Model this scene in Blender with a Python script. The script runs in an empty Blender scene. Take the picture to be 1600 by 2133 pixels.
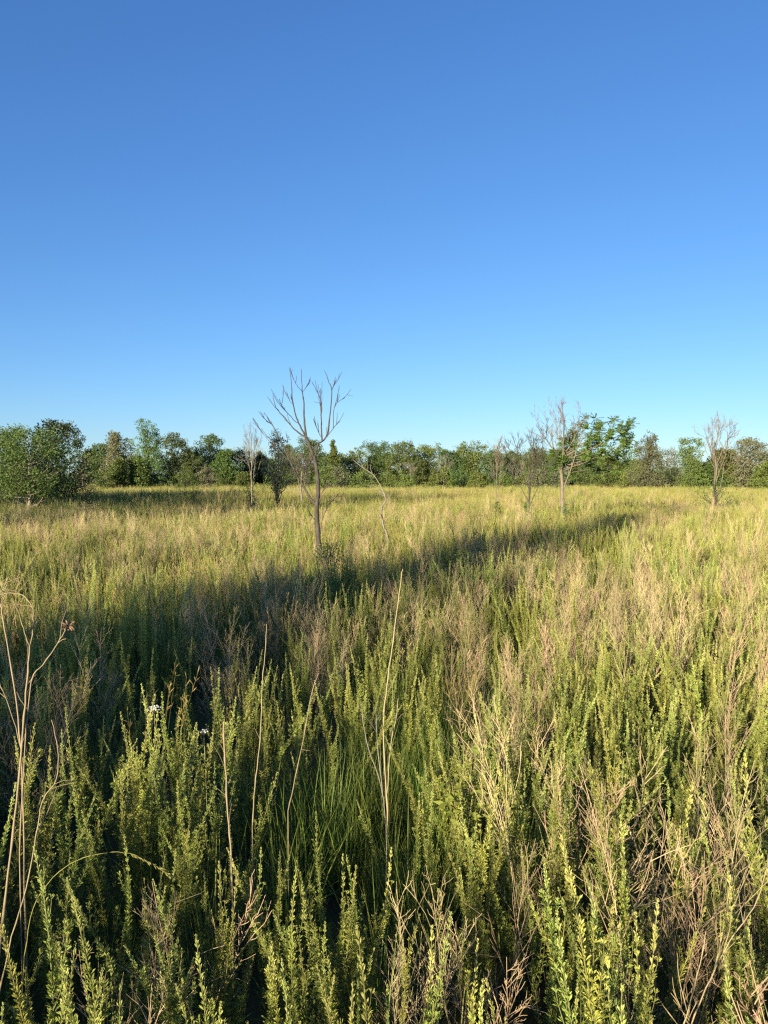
import bpy, math, random
import numpy as np
from mathutils import Vector, Matrix, Euler

# ------------------------------------------------------------------ camera, sky, sun, exposure
CAM_H, PITCH, F = 2.6, math.radians(2.63), 1602.0          # F in pixels of a 1600 x 2133 frame
SUN_AZ, SUN_EL = math.radians(29.0), math.radians(13.0)    # light travels forward and 29 degrees to +X
scene = bpy.context.scene
cam_d = bpy.data.cameras.new('camera'); cam = bpy.data.objects.new('camera', cam_d)
scene.collection.objects.link(cam)
cam.location = (0, 0, CAM_H); cam.rotation_euler = (math.pi/2 - PITCH, 0, 0)
cam_d.sensor_fit = 'HORIZONTAL'; cam_d.sensor_width = 36; cam_d.lens = 36*F/1600
cam_d.clip_start = 0.05; cam_d.clip_end = 5000
scene.camera = cam

world = bpy.data.worlds.new('World'); scene.world = world; world.use_nodes = True
nt = world.node_tree; nt.nodes.clear()
sky = nt.nodes.new('ShaderNodeTexSky'); sky.sky_type = 'NISHITA'; sky.sun_disc = False
sky.sun_elevation = SUN_EL; sky.sun_rotation = math.pi + SUN_AZ
sky.altitude = 0; sky.air_density = 1.0; sky.dust_density = 0.0; sky.ozone_density = 3.0
bg = nt.nodes.new('ShaderNodeBackground'); bg.inputs['Strength'].default_value = 0.084
wo = nt.nodes.new('ShaderNodeOutputWorld')
tint = nt.nodes.new('ShaderNodeMix'); tint.data_type = 'RGBA'; tint.blend_type = 'MULTIPLY'; tint.inputs[0].default_value = 1.0
tint.inputs[7].default_value = (0.445, 0.64, 0.88, 1)        # the phone's deep rendering of the blue
nt.links.new(sky.outputs[0], tint.inputs[6]); sep = nt.nodes.new('ShaderNodeSeparateColor'); com = nt.nodes.new('ShaderNodeCombineColor'); nt.links.new(tint.outputs[2], sep.inputs[0])
for ch, gain, power in ((0, 1.0, 1.0), (1, 1.051, 0.90), (2, 1.354, 0.77)):   # tone response of the camera in each channel
    pw = nt.nodes.new('ShaderNodeMath'); pw.operation = 'POWER'; pw.inputs[1].default_value = power
    ga = nt.nodes.new('ShaderNodeMath'); ga.operation = 'MULTIPLY'; ga.inputs[1].default_value = gain
    nt.links.new(sep.outputs[ch], pw.inputs[0]); nt.links.new(pw.outputs[0], ga.inputs[0]); nt.links.new(ga.outputs[0], com.inputs[ch])
nt.links.new(com.outputs[0], bg.inputs['Color']); nt.links.new(bg.outputs[0], wo.inputs['Surface'])

sun_d = bpy.data.lights.new('sun', 'SUN'); sun = bpy.data.objects.new('sun', sun_d)
scene.collection.objects.link(sun)
sun_d.energy = 5.0; sun_d.angle = math.radians(0.7); sun_d.color = (1.0, 0.87, 0.62)
LIGHT = Vector((math.sin(SUN_AZ)*math.cos(SUN_EL), math.cos(SUN_AZ)*math.cos(SUN_EL), -math.sin(SUN_EL)))
sun.rotation_euler = LIGHT.to_track_quat('-Z', 'Y').to_euler()
sun.location = (-30, -50, 30)

vs = scene.view_settings
vs.view_transform = 'Standard'; vs.look = 'None'; vs.gamma = 1; vs.use_curve_mapping = False
vs.exposure = 1.35
scene.render.engine = 'CYCLES'
scene.cycles.use_denoising = False
scene.cycles.max_bounces = 6; scene.cycles.diffuse_bounces = 3; scene.cycles.glossy_bounces = 2
scene.cycles.transmission_bounces = 3
scene.cycles.pixel_filter_type = 'BLACKMAN_HARRIS'; scene.cycles.filter_width = 1.3

R = np.random.default_rng(7)
COL = scene.collection
TOP = 1.1                                                   # usual height of the field's plants

def pix(px, py, d):
    """world point at depth d (metres along +Y) seen at pixel px, py of the photograph"""
    x = (px-800)/F; v = (1066.5-py)/F
    dy = math.cos(PITCH)+v*math.sin(PITCH); dz = -math.sin(PITCH)+v*math.cos(PITCH)
    return np.array((x*d/dy, d, CAM_H+dz*d/dy))

def to_px(x, y, z):
    x, y, z = np.asarray(x, float), np.asarray(y, float), np.asarray(z, float)-CAM_H
    fw = y*math.cos(PITCH)-z*math.sin(PITCH); up = y*math.sin(PITCH)+z*math.cos(PITCH)
    fw = np.where(fw < 0.05, 0.05, fw)
    return 800+F*x/fw, 1066.5-F*up/fw

# ------------------------------------------------------------------ mesh helpers
class MB:
    """collects vertices, faces, a material slot and two numbers per vertex (rnd, tip)"""
    def __init__(s): s.v, s.f, s.m, s.r, s.t, s.n = [], [], [], [], [], 0
    def add(s, v, faces, mat=0, rnd=0.5, tip=0.0):
        v = np.asarray(v, np.float32); k = len(v)
        s.v.append(v)
        for f in faces:
            f = np.asarray(f, np.int64)
            if len(f): s.f.append(f+s.n); s.m.append(np.full(len(f), mat))
        s.r.append(np.broadcast_to(np.asarray(rnd, np.float32), (k,)))
        s.t.append(np.broadcast_to(np.asarray(tip, np.float32), (k,)))
        s.n += k
    def add_mb(s, o, M=None, matmap=None):
        v = np.concatenate(o.v)
        if M is not None:
            A = np.array(M); v = v @ A[:3, :3].T + A[:3, 3]
        s.v.append(v.astype(np.float32)); s.r.append(np.concatenate(o.r)); s.t.append(np.concatenate(o.t))
        for f, m in zip(o.f, o.m):
            s.f.append(f+s.n); s.m.append(m if matmap is None else np.array(matmap)[m])
        s.n += len(v)
    def mesh(s, name, mats, smooth=False):
        me = bpy.data.meshes.new(name)
        v = np.concatenate(s.v); nv = len(v)
        ks = np.concatenate([np.full(len(f), f.shape[1]) for f in s.f])
        loops = np.concatenate([f.ravel() for f in s.f])
        me.vertices.add(nv); me.vertices.foreach_set('co', v.ravel())
        me.loops.add(len(loops)); me.loops.foreach_set('vertex_index', loops.astype(np.int32))
        me.polygons.add(len(ks))
        st = np.concatenate(([0], np.cumsum(ks)[:-1])).astype(np.int32)
        me.polygons.foreach_set('loop_start', st)
        me.polygons.foreach_set('material_index', np.concatenate(s.m).astype(np.int32))
        me.polygons.foreach_set('use_smooth', np.full(len(ks), smooth))
        for nm, arr in (('rnd', s.r), ('tip', s.t)):
            a = me.attributes.new(nm, 'FLOAT', 'POINT'); a.data.foreach_set('value', np.concatenate(arr).astype(np.float32))
        for m in mats: me.materials.append(m)
        me.update(calc_edges=True)
        return me

def unit(a):
    a = np.asarray(a, float); n = np.linalg.norm(a, axis=-1, keepdims=True)
    return a/np.where(n < 1e-9, 1, n)

def tube(mb, pts, rad, sides=5, mat=0, rnd=0.5, tip=0.0, rough=0.0):
    pts = np.asarray(pts, float); n = len(pts); rad = np.broadcast_to(np.asarray(rad, float), (n,))
    t = unit(np.gradient(pts, axis=0))
    ref = np.array((0.31, 0.87, 0.37)) if abs(t[0][0]) > 0.8 else np.array((1.0, 0.13, 0.07))
    u = unit(ref-np.sum(ref*t, 1, keepdims=True)*t); w = np.cross(t, u)
    a = np.arange(sides)/sides*2*math.pi
    ring = u[:, None]*np.cos(a)[None, :, None]+w[:, None]*np.sin(a)[None, :, None]
    rr = rad[:, None, None]*np.ones((1, sides, 1))
    if rough: rr = rr*(1+R.uniform(-rough, rough, (n, sides, 1)))
    v = pts[:, None]+ring*rr
    i = np.arange(n-1)[:, None]*sides; j = np.arange(sides)[None]; j2 = (j+1) % sides
    q = np.stack((i+j, i+j2, i+sides+j2, i+sides+j), -1).reshape(-1, 4)
    mb.add(v.reshape(-1, 3), [q], mat, rnd, tip)

def spline(p, k=4):
    """Catmull-Rom through the points of p"""
    p = np.asarray(p, float)
    if len(p) < 3: return np.array([p[0]+(p[-1]-p[0])*t for t in np.linspace(0, 1, k+1)])
    e = np.vstack((2*p[0]-p[1], p, 2*p[-1]-p[-2])); out = []
    for i in range(1, len(e)-2):
        a, b, c, d = e[i-1:i+3]
        for t in np.arange(k)/k:
            out.append(0.5*(2*b+(c-a)*t+(2*a-5*b+4*c-d)*t*t+(3*b-a-3*c+d)*t**3))
    out.append(p[-1]); return np.array(out)

def leaves(mb, pos, axis, L, W, mat=0, rnd=None, tip=0.0, fold=0.3, wide=0.6, droop=0.0):
    """folded leaf blades: base, two shoulders, tip"""
    n = len(pos)
    if n == 0: return
    axis = unit(axis); L = np.broadcast_to(L, (n,))[:, None]; W = np.broadcast_to(W, (n,))[:, None]
    side = unit(np.cross(axis, R.normal(size=(n, 3)))) if True else None
    nrm = np.cross(side, axis)
    flip = np.where(nrm[:, 2:] < 0, -1, 1); nrm = nrm*flip
    tipv = pos+axis*L-np.array((0, 0, 1.0))*L*droop
    mid = pos+axis*L*wide+nrm*W*fold
    v = np.stack((pos, mid+side*W*0.5, tipv, mid-side*W*0.5), 1).reshape(-1, 3)
    b = np.arange(n)[:, None]*4
    f = np.concatenate((b+np.array((0, 1, 2)), b+np.array((0, 2, 3))))
    rnd = R.random(n) if rnd is None else np.broadcast_to(rnd, (n,))
    tip = np.broadcast_to(tip, (n,))
    mb.add(v, [f], mat, np.repeat(rnd, 4), np.repeat(tip, 4))

def blades(mb, base, heading, L, W, bend, mat=0, seg=4, rnd=None, lean=0.15):
    """grass blades: tapering strips that arch over"""
    n = len(base); heading = unit(heading); s = np.linspace(0, 1, seg+1)
    L = np.broadcast_to(L, (n,)); bend = np.broadcast_to(bend, (n,)); W = np.broadcast_to(W, (n,))
    side = np.stack((-heading[:, 1], heading[:, 0], np.zeros(n)), 1)
    ang = lean+bend[:, None]*s[None]**1.5
    step = (L/seg)[:, None]
    hx = np.concatenate((np.zeros((n, 1)), np.cumsum(np.sin(ang[:, 1:])*step, 1)), 1)
    hz = np.concatenate((np.zeros((n, 1)), np.cumsum(np.cos(ang[:, 1:])*step, 1)), 1)
    c = base[:, None]+heading[:, None]*hx[..., None]; c[..., 2] += hz
    w = (W[:, None]*np.clip(1.15-s[None]**1.6*1.1, 0.05, 1)*0.5)[..., None]
    v = np.stack((c-side[:, None]*w, c+side[:, None]*w), 2).reshape(-1, 3)
    i = (np.arange(n)*(seg+1)*2)[:, None]+np.arange(seg)[None]*2
    q = np.stack((i, i+1, i+3, i+2), -1).reshape(-1, 4)
    rnd = R.random(n) if rnd is None else rnd
    mb.add(v, [q], mat, np.repeat(rnd, (seg+1)*2), np.tile(np.repeat(s, 2), n))

def link(o, parent=None):
    COL.objects.link(o)
    if parent is not None: o.parent = parent
    return o
def obj(name, me, parent=None): return link(bpy.data.objects.new(name, me), parent)
def tag(o, label, cat, group=None):
    o['label'] = label; o['category'] = cat
    if group: o['group'] = group
    return o
def thing(name, loc, rz=0.0, sc=1.0):
    o = bpy.data.objects.new(name, None); COL.objects.link(o); o.empty_display_size = 0.1
    o.location = [float(c) for c in loc]; o.rotation_euler = (0, 0, float(rz)); o.scale = (sc, sc, sc) if np.isscalar(sc) else sc
    return o

# ------------------------------------------------------------------ materials
def plant_mat(name, a, b, young=None, transl=0.35, rough=0.55, var=0.25, spec=0.3):
    """leaf: colour runs from a to b by leaf, towards young at the shoot's tip, and shifts a little by plant"""
    m = bpy.data.materials.new(name); m.use_nodes = True; t = m.node_tree; N = t.nodes; N.clear(); L = t.links
    at = N.new('ShaderNodeAttribute'); at.attribute_name = 'rnd'
    mx = N.new('ShaderNodeMix'); mx.data_type = 'RGBA'
    mx.inputs[6].default_value = (*a, 1); mx.inputs[7].default_value = (*b, 1)
    L.new(at.outputs['Fac'], mx.inputs[0]); col = mx.outputs[2]
    if young:
        tp = N.new('ShaderNodeAttribute'); tp.attribute_name = 'tip'
        my = N.new('ShaderNodeMix'); my.data_type = 'RGBA'; my.inputs[7].default_value = (*young, 1)
        L.new(tp.outputs['Fac'], my.inputs[0]); L.new(col, my.inputs[6]); col = my.outputs[2]
    oi = N.new('ShaderNodeObjectInfo'); hs = N.new('ShaderNodeHueSaturation')
    r1 = N.new('ShaderNodeMapRange'); r1.inputs[3].default_value = 0.5-0.03*var/0.25; r1.inputs[4].default_value = 0.5+0.025*var/0.25
    r2 = N.new('ShaderNodeMapRange'); r2.inputs[3].default_value = 1-var; r2.inputs[4].default_value = 1+var
    ml = N.new('ShaderNodeMath'); ml.operation = 'MULTIPLY'; ml.inputs[1].default_value = 7.31
    fr = N.new('ShaderNodeMath'); fr.operation = 'FRACT'
    L.new(oi.outputs['Random'], r1.inputs[0]); L.new(oi.outputs['Random'], ml.inputs[0]); L.new(ml.outputs[0], fr.inputs[0]); L.new(fr.outputs[0], r2.inputs[0])
    L.new(r1.outputs[0], hs.inputs['Hue']); L.new(r2.outputs[0], hs.inputs['Value']); L.new(col, hs.inputs['Color']); col = hs.outputs[0]
    p = N.new('ShaderNodeBsdfPrincipled'); p.inputs['Roughness'].default_value = rough; p.inputs['Specular IOR Level'].default_value = spec
    L.new(col, p.inputs['Base Color']); out = N.new('ShaderNodeOutputMaterial')
    if transl > 0:
        tr = N.new('ShaderNodeBsdfTranslucent'); L.new(col, tr.inputs['Color'])
        ms = N.new('ShaderNodeMixShader'); ms.inputs[0].default_value = transl
        L.new(p.outputs[0], ms.inputs[1]); L.new(tr.outputs[0], ms.inputs[2]); L.new(ms.outputs[0], out.inputs[0])
    else: L.new(p.outputs[0], out.inputs[0])
    return m

def bark_mat(name, a, b, scale=30.0):
    m = bpy.data.materials.new(name); m.use_nodes = True; t = m.node_tree; N = t.nodes; L = t.links
    p = N['Principled BSDF']; p.inputs['Roughness'].default_value = 0.85; p.inputs['Specular IOR Level'].default_value = 0.15
    tc = N.new('ShaderNodeTexCoord'); mp = N.new('ShaderNodeMapping'); mp.inputs['Scale'].default_value = (1, 1, 0.22)
    nz = N.new('ShaderNodeTexNoise'); nz.inputs['Scale'].default_value = scale; nz.inputs['Detail'].default_value = 6
    rp = N.new('ShaderNodeValToRGB'); rp.color_ramp.elements[0].position = 0.3; rp.color_ramp.elements[1].position = 0.7
    rp.color_ramp.elements[0].color = (*a, 1); rp.color_ramp.elements[1].color = (*b, 1)
    bp = N.new('ShaderNodeBump'); bp.inputs['Strength'].default_value = 0.6; bp.inputs['Distance'].default_value = 0.02
    L.new(tc.outputs['Object'], mp.inputs[0]); L.new(mp.outputs[0], nz.inputs['Vector']); L.new(nz.outputs['Fac'], rp.inputs[0])
    L.new(rp.outputs[0], p.inputs['Base Color']); L.new(nz.outputs['Fac'], bp.inputs['Height']); L.new(bp.outputs[0], p.inputs['Normal'])
    return m

M_CLOVER = plant_mat('clover_leaf', (0.20, 0.245, 0.043), (0.325, 0.358, 0.070), (0.53, 0.54, 0.17), 0.28)
M_CLOVERSTEM = plant_mat('clover_stem', (0.16, 0.17, 0.05), (0.22, 0.20, 0.08), None, 0.0)
M_DRY = plant_mat('dry_stem', (0.31, 0.230, 0.125), (0.45, 0.355, 0.20), None, 0.0, 0.7, 0.25)
M_GRASS = plant_mat('green_grass', (0.125, 0.185, 0.032), (0.22, 0.275, 0.058), None, 0.4)
M_TAN = plant_mat('tan_grass', (0.29, 0.275, 0.07), (0.41, 0.375, 0.11), (0.45, 0.37, 0.12), 0.35)
M_STALK = plant_mat('pale_stalk', (0.25, 0.195, 0.115), (0.34, 0.27, 0.16), None, 0.0, 0.7, 0.12)
M_TREE = plant_mat('tree_leaf', (0.075, 0.115, 0.024), (0.145, 0.19, 0.046), None, 0.30, 0.5, 0.28)
M_TREE_DK = plant_mat('dark_tree_leaf', (0.050, 0.078, 0.021), (0.088, 0.125, 0.034), None, 0.22, 0.5, 0.22)
M_TREE_PALE = plant_mat('silvery_tree_leaf', (0.11, 0.13, 0.06), (0.21, 0.21, 0.11), None, 0.28, 0.5, 0.2)
M_TUFT = plant_mat('compound_leaf', (0.085, 0.15, 0.025), (0.18, 0.25, 0.055), None, 0.30, 0.45, 0.12)
M_BARK = bark_mat('grey_bark', (0.04, 0.034, 0.029), (0.095, 0.082, 0.069))
M_BARK_PALE = bark_mat('pale_dead_bark', (0.15, 0.13, 0.10), (0.28, 0.245, 0.195))
M_BARK_TAN = bark_mat('tan_bark', (0.13, 0.105, 0.075), (0.24, 0.20, 0.145))
M_FLOWER = plant_mat('white_umbel', (0.66, 0.66, 0.55), (0.80, 0.80, 0.70), None, 0.3, 0.6, 0.05)
M_SEED = plant_mat('brown_seed_head', (0.20, 0.12, 0.08), (0.32, 0.20, 0.14), None, 0.0, 0.8, 0.1)

# ------------------------------------------------------------------ ground
def ground_z(x, y):
    x = np.asarray(x, float); y = np.asarray(y, float)
    w = np.clip((np.hypot(x, y)-3)/12, 0, 1)*np.clip((190-np.hypot(x, y))/60, 0, 1)
    return w*(0.10*np.sin(x*0.17+1.3)*np.cos(y*0.13+0.4)+0.09*np.sin(x*0.061-y*0.083+2.0))

def build_ground():
    xs = np.concatenate((np.linspace(-2500, -140, 12), np.linspace(-130, 130, 131), np.linspace(140, 2500, 12)))
    ys = np.concatenate((np.linspace(-2500, -70, 12), np.linspace(-60, 200, 131), np.linspace(210, 2500, 14)))
    X, Y = np.meshgrid(xs, ys); v = np.stack((X, Y, ground_z(X, Y)), -1).reshape(-1, 3)
    n = len(xs); i = (np.arange(len(ys)-1)[:, None]*n+np.arange(n-1)[None]).ravel()
    mb = MB(); mb.add(v, [np.stack((i, i+1, i+n+1, i+n), 1)])
    m = bpy.data.materials.new('field_soil'); m.use_nodes = True; N = m.node_tree.nodes; L = m.node_tree.links
    p = N['Principled BSDF']; p.inputs['Roughness'].default_value = 0.95; p.inputs['Specular IOR Level'].default_value = 0.1
    tc = N.new('ShaderNodeTexCoord'); a = N.new('ShaderNodeTexNoise'); a.inputs['Scale'].default_value = 1.7; a.inputs['Detail'].default_value = 8
    rp = N.new('ShaderNodeValToRGB'); e = rp.color_ramp.elements
    e[0].position = 0.3; e[0].color = (0.035, 0.03, 0.016, 1); e[1].position = 0.7; e[1].color = (0.085, 0.08, 0.03, 1)
    bp = N.new('ShaderNodeBump'); bp.inputs['Distance'].default_value = 0.05
    L.new(tc.outputs['Object'], a.inputs['Vector']); L.new(a.outputs['Fac'], rp.inputs[0]); L.new(rp.outputs[0], p.inputs['Base Color'])
    L.new(a.outputs['Fac'], bp.inputs['Height']); L.new(bp.outputs[0], p.inputs['Normal'])
    o = obj('ground', mb.mesh('ground', [m], True)); o['kind'] = 'structure'
build_ground()

# ------------------------------------------------------------------ field plants: shoots, stems, tufts
def clover_shoot(h, branches, seed):
    """one upright wand of bush clover: stem and foliage as two builders"""
    global R
    R = np.random.default_rng(seed)
    st, fo = MB(), MB()
    a = R.uniform(0, 6.28); bend = R.uniform(0.02, 0.15)*h
    def axis(s): return np.stack((math.cos(a)*bend*s**2+0.012*np.sin(s*7+a), math.sin(a)*bend*s**2+0.012*np.cos(s*6+a), s*h), -1)
    s = np.linspace(0, 1, 9); tube(st, axis(s), np.linspace(0.0032, 0.0011, 9), 4)
    def leafy(P, T, k, size, open_, tip):
        n = len(P)
        ph = np.arange(n)*2.4+R.uniform(0, 6)
        u = unit(np.cross(T, np.array((0.3, 0.2, 1.0))+R.normal(0, .01, (n, 3)))); w = np.cross(T, u)
        for j in range(k):
            p = ph+(j-(k-1)/2)*0.75+R.normal(0, .2, n)
            out = u*np.cos(p)[:, None]+w*np.sin(p)[:, None]
            o = np.clip(open_+R.normal(0, .16, n), 0.1, 1.5)[:, None]
            ax = T*np.cos(o)+out*np.sin(o)
            L = size*R.uniform(0.75, 1.2, n)
            leaves(fo, P+out*0.002, ax, L, L*0.25, 0, R.random(n), tip, 0.25, 0.68)
    n = int(h/0.0070); s = np.sort(R.uniform(0.16, 1.0, n)); P = axis(s); T = unit(np.gradient(axis(np.linspace(0, 1, 60)), axis=0))[(s*59).astype(int)]
    size = 0.0215*np.clip(0.62+1.1*(1-s), 0, 1)*np.clip((1.03-s)*14, 0.55, 1)
    leafy(P, T, 3, size, 0.28+0.55*np.clip((1-s)*2.5, 0, 1), np.clip((s-0.72)/0.28, 0, 1)*0.9)
    for b in range(branches):
        s0 = R.uniform(0.25, 0.86); L = h*R.uniform(0.10, 0.24)*(1.15-s0)*1.5; p0 = axis(np.array([s0]))[0]; az = R.uniform(0, 6.28)
        t = np.linspace(0, 1, 5)[:, None]
        d = np.array((math.cos(az), math.sin(az), 0))
        q = p0+d*L*(0.46*t-0.20*t*t)+np.array((0, 0, 1))*L*(0.75*t+0.22*t*t)
        tube(st, q, np.linspace(0.0013, 0.0007, 5), 3)
        k = max(5, int(L/0.0095)); ss = np.sort(R.uniform(0.08, 1, k))
        P = np.stack([np.interp(ss, t[:, 0], q[:, c]) for c in range(3)], 1); T = np.repeat(unit(q[-1]-q[0])[None], k, 0)
        leafy(P, T, 3, 0.0165*np.clip((1.08-ss)*6, 0.6, 1), 0.45+0.4*np.clip((1-ss)*3, 0, 1), np.clip((ss-0.75)/0.25, 0, 1)*0.6*max(0.15, s0))
    return st, fo

def dry_stem(h, nb, seed, spread=1.0):
    """a dead wand of last year: ascending twigs in its upper part"""
    global R
    R = np.random.default_rng(seed)
    mb = MB(); a = R.uniform(0, 6.28); bend = R.uniform(0.03, 0.16)*h
    def axis(s): return np.stack((math.cos(a)*bend*s**2+0.014*np.sin(s*9+a), math.sin(a)*bend*s**2+0.014*np.cos(s*8+a), s*h), -1)
    s = np.linspace(0, 1, 9); tube(mb, axis(s), np.linspace(0.0026, 0.0009, 9), 4, 0, R.random())
    for b in range(nb):
        s0 = R.uniform(0.30, 0.97); L = h*R.uniform(0.12, 0.34)*(1.25-s0)*1.3; p0 = axis(np.array([s0]))[0]; az = R.uniform(0, 6.28)
        d = np.array((math.cos(az), math.sin(az), 0)); out = R.uniform(0.28, 0.62)*spread
        t = np.linspace(0, 1, 5)[:, None]; cur = R.uniform(-0.3, 0.25)
        q = p0+d*L*(out*t+cur*out*t*t)+np.array((0, 0, 1))*L*(0.85*t)+R.normal(0, .004, (5, 3))*t
        tube(mb, q, np.linspace(0.0016, 0.0010, 5), 3, 0, R.random())
        for k in range(R.integers(2, 6)):
            u = R.uniform(0.2, 0.95); p1 = np.array([np.interp(u, t[:, 0], q[:, c]) for c in range(3)])
            l = L*R.uniform(0.18, 0.45); e = unit(unit(q[-1]-q[0])+R.normal(0, .42, 3)+np.array((0, 0, .15)))
            tube(mb, np.array((p1, p1+e*l*.5+R.normal(0, .004, 3), p1+e*l)), (0.0012, 0.0010, 0.0008), 3, 0, R.random())
    return mb

SHOOTS = [clover_shoot(h, b, 100+i) for i, (h, b) in enumerate(((1.12, 7), (1.0, 10), (0.9, 5), (1.2, 6), (0.82, 9), (1.05, 13), (0.7, 4)))]
DRIES = [dry_stem(h, n, 200+i, sp) for i, (h, n, sp) in enumerate(((1.15, 20, 1), (1.0, 26, 1.1), (1.25, 16, .8), (0.9, 22, 1.3), (1.1, 30, 1.0), (0.75, 14, 1.5)))]
SHOOT_ME = [(s.mesh('stem', [M_CLOVERSTEM]), f.mesh('foliage', [M_CLOVER])) for s, f in SHOOTS]
DRY_ME = [d.mesh('stem', [M_DRY]) for d in DRIES]

def clump_layout(kinds, n, spread, lean, seed):
    r = np.random.default_rng(seed); out = []
    for i in range(n):
        az = r.uniform(0, 6.28); rad = spread*math.sqrt(r.random())
        le = lean*r.uniform(0.2, 1.0)*(2.6 if r.random() < .1 else 1); k = int(r.integers(kinds))
        q = Matrix.Translation((rad*math.cos(az), rad*math.sin(az), 0)) @ Matrix.Rotation(le, 4, Vector((-math.sin(az+r.normal(0, .5)), math.cos(az), 0)).normalized()) @ Matrix.Rotation(r.uniform(0, 6.28), 4, 'Z') @ Matrix.Scale(r.uniform(0.78, 1.08), 4)
        out.append((k, q))
    return out
CLOVER_LAY = [clump_layout(len(SHOOTS), n, 0.18, 0.20, 300+i) for i, n in enumerate((8, 10, 6, 11, 7, 5))]
DRY_LAY = [clump_layout(len(DRIES), n, 0.09, 0.24, 320+i) for i, n in enumerate((5, 4, 6, 3, 7))]

def proto_collection(name, meshes):
    c = bpy.data.collections.new(name)
    for i, me in enumerate(meshes):
        c.objects.link(bpy.data.objects.new('%s_%02d' % (name, i), me))
    return c
def join_clump(lay, parts, mats):
    mb = MB()
    for k, M in lay:
        for slot, p in enumerate(parts[k]): mb.add_mb(p, M, [slot])
    return mb.mesh('clump', mats)
C_CLOVER = proto_collection('clover_clump', [join_clump(l, [(s, f) for s, f in SHOOTS], [M_CLOVERSTEM, M_CLOVER]) for l in CLOVER_LAY])
C_DRY = proto_collection('dry_clump', [join_clump(l, [(d,) for d in DRIES], [M_DRY]) for l in DRY_LAY])

def grass_tuft(n, h, w, bend, seed, mat, rad=0.12):
    global R
    R = np.random.default_rng(seed); mb = MB()
    az = R.uniform(0, 6.28, n); rr = rad*np.sqrt(R.random(n))
    base = np.stack((np.cos(az)*rr, np.sin(az)*rr, np.zeros(n)), 1); a2 = az+R.normal(0, .8, n)
    blades(mb, base, np.stack((np.cos(a2), np.sin(a2), 0*a2), 1), h*R.uniform(.55, 1.1, n), w*R.uniform(.7, 1.2, n), bend*R.uniform(.2, 1.3, n), 0, 4, None, 0.10)
    return mb.mesh('grass_tuft', [mat])
C_GRASS = proto_collection('grass_tuft', [grass_tuft(46, .78, .0075, .75, 400, M_GRASS), grass_tuft(38, .62, .008, 1.0, 401, M_GRASS), grass_tuft(50, .88, .0065, .55, 402, M_GRASS)])

def tan_tuft(n, h, seed):
    """golden flowering grass: thin culms with narrow seed heads"""
    global R
    R = np.random.default_rng(seed); mb = MB()
    az = R.uniform(0, 6.28, n); rr = .2*np.sqrt(R.random(n))
    base = np.stack((np.cos(az)*rr, np.sin(az)*rr, np.zeros(n)), 1)
    for i in range(n):
        hh = h*R.uniform(.75, 1.12); d = np.array((math.cos(az[i]), math.sin(az[i]), 0))*R.uniform(.02, .2)*hh
        t = np.linspace(0, 1, 5)[:, None]; q = base[i]+d*t**2+np.array((0, 0, hh))*t
        tube(mb, q, np.linspace(.0019, .0011, 5), 3, 0, R.random())
        k = R.integers(8, 15); u = R.uniform(.76, 1, k); P = np.stack([np.interp(u, t[:, 0], q[:, c]) for c in range(3)], 1)
        leaves(mb, P, unit(np.array((0, 0, 1.))+R.normal(0, .45, (k, 3))), R.uniform(.03, .07, k), .006, 0, None, 1.0)
    m = n*2; b2 = base[R.integers(0, n, m)]; a2 = R.uniform(0, 6.28, m)
    blades(mb, b2, np.stack((np.cos(a2), np.sin(a2), 0*a2), 1), h*R.uniform(.4, .75, m), .006, R.uniform(.3, 1.3, m), 0, 3)
    return mb.mesh('tan_tuft', [M_TAN])
C_TAN = proto_collection('tan_tuft', [tan_tuft(16, 1.08, 410), tan_tuft(12, 1.2, 411), tan_tuft(20, .95, 412)])

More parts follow.
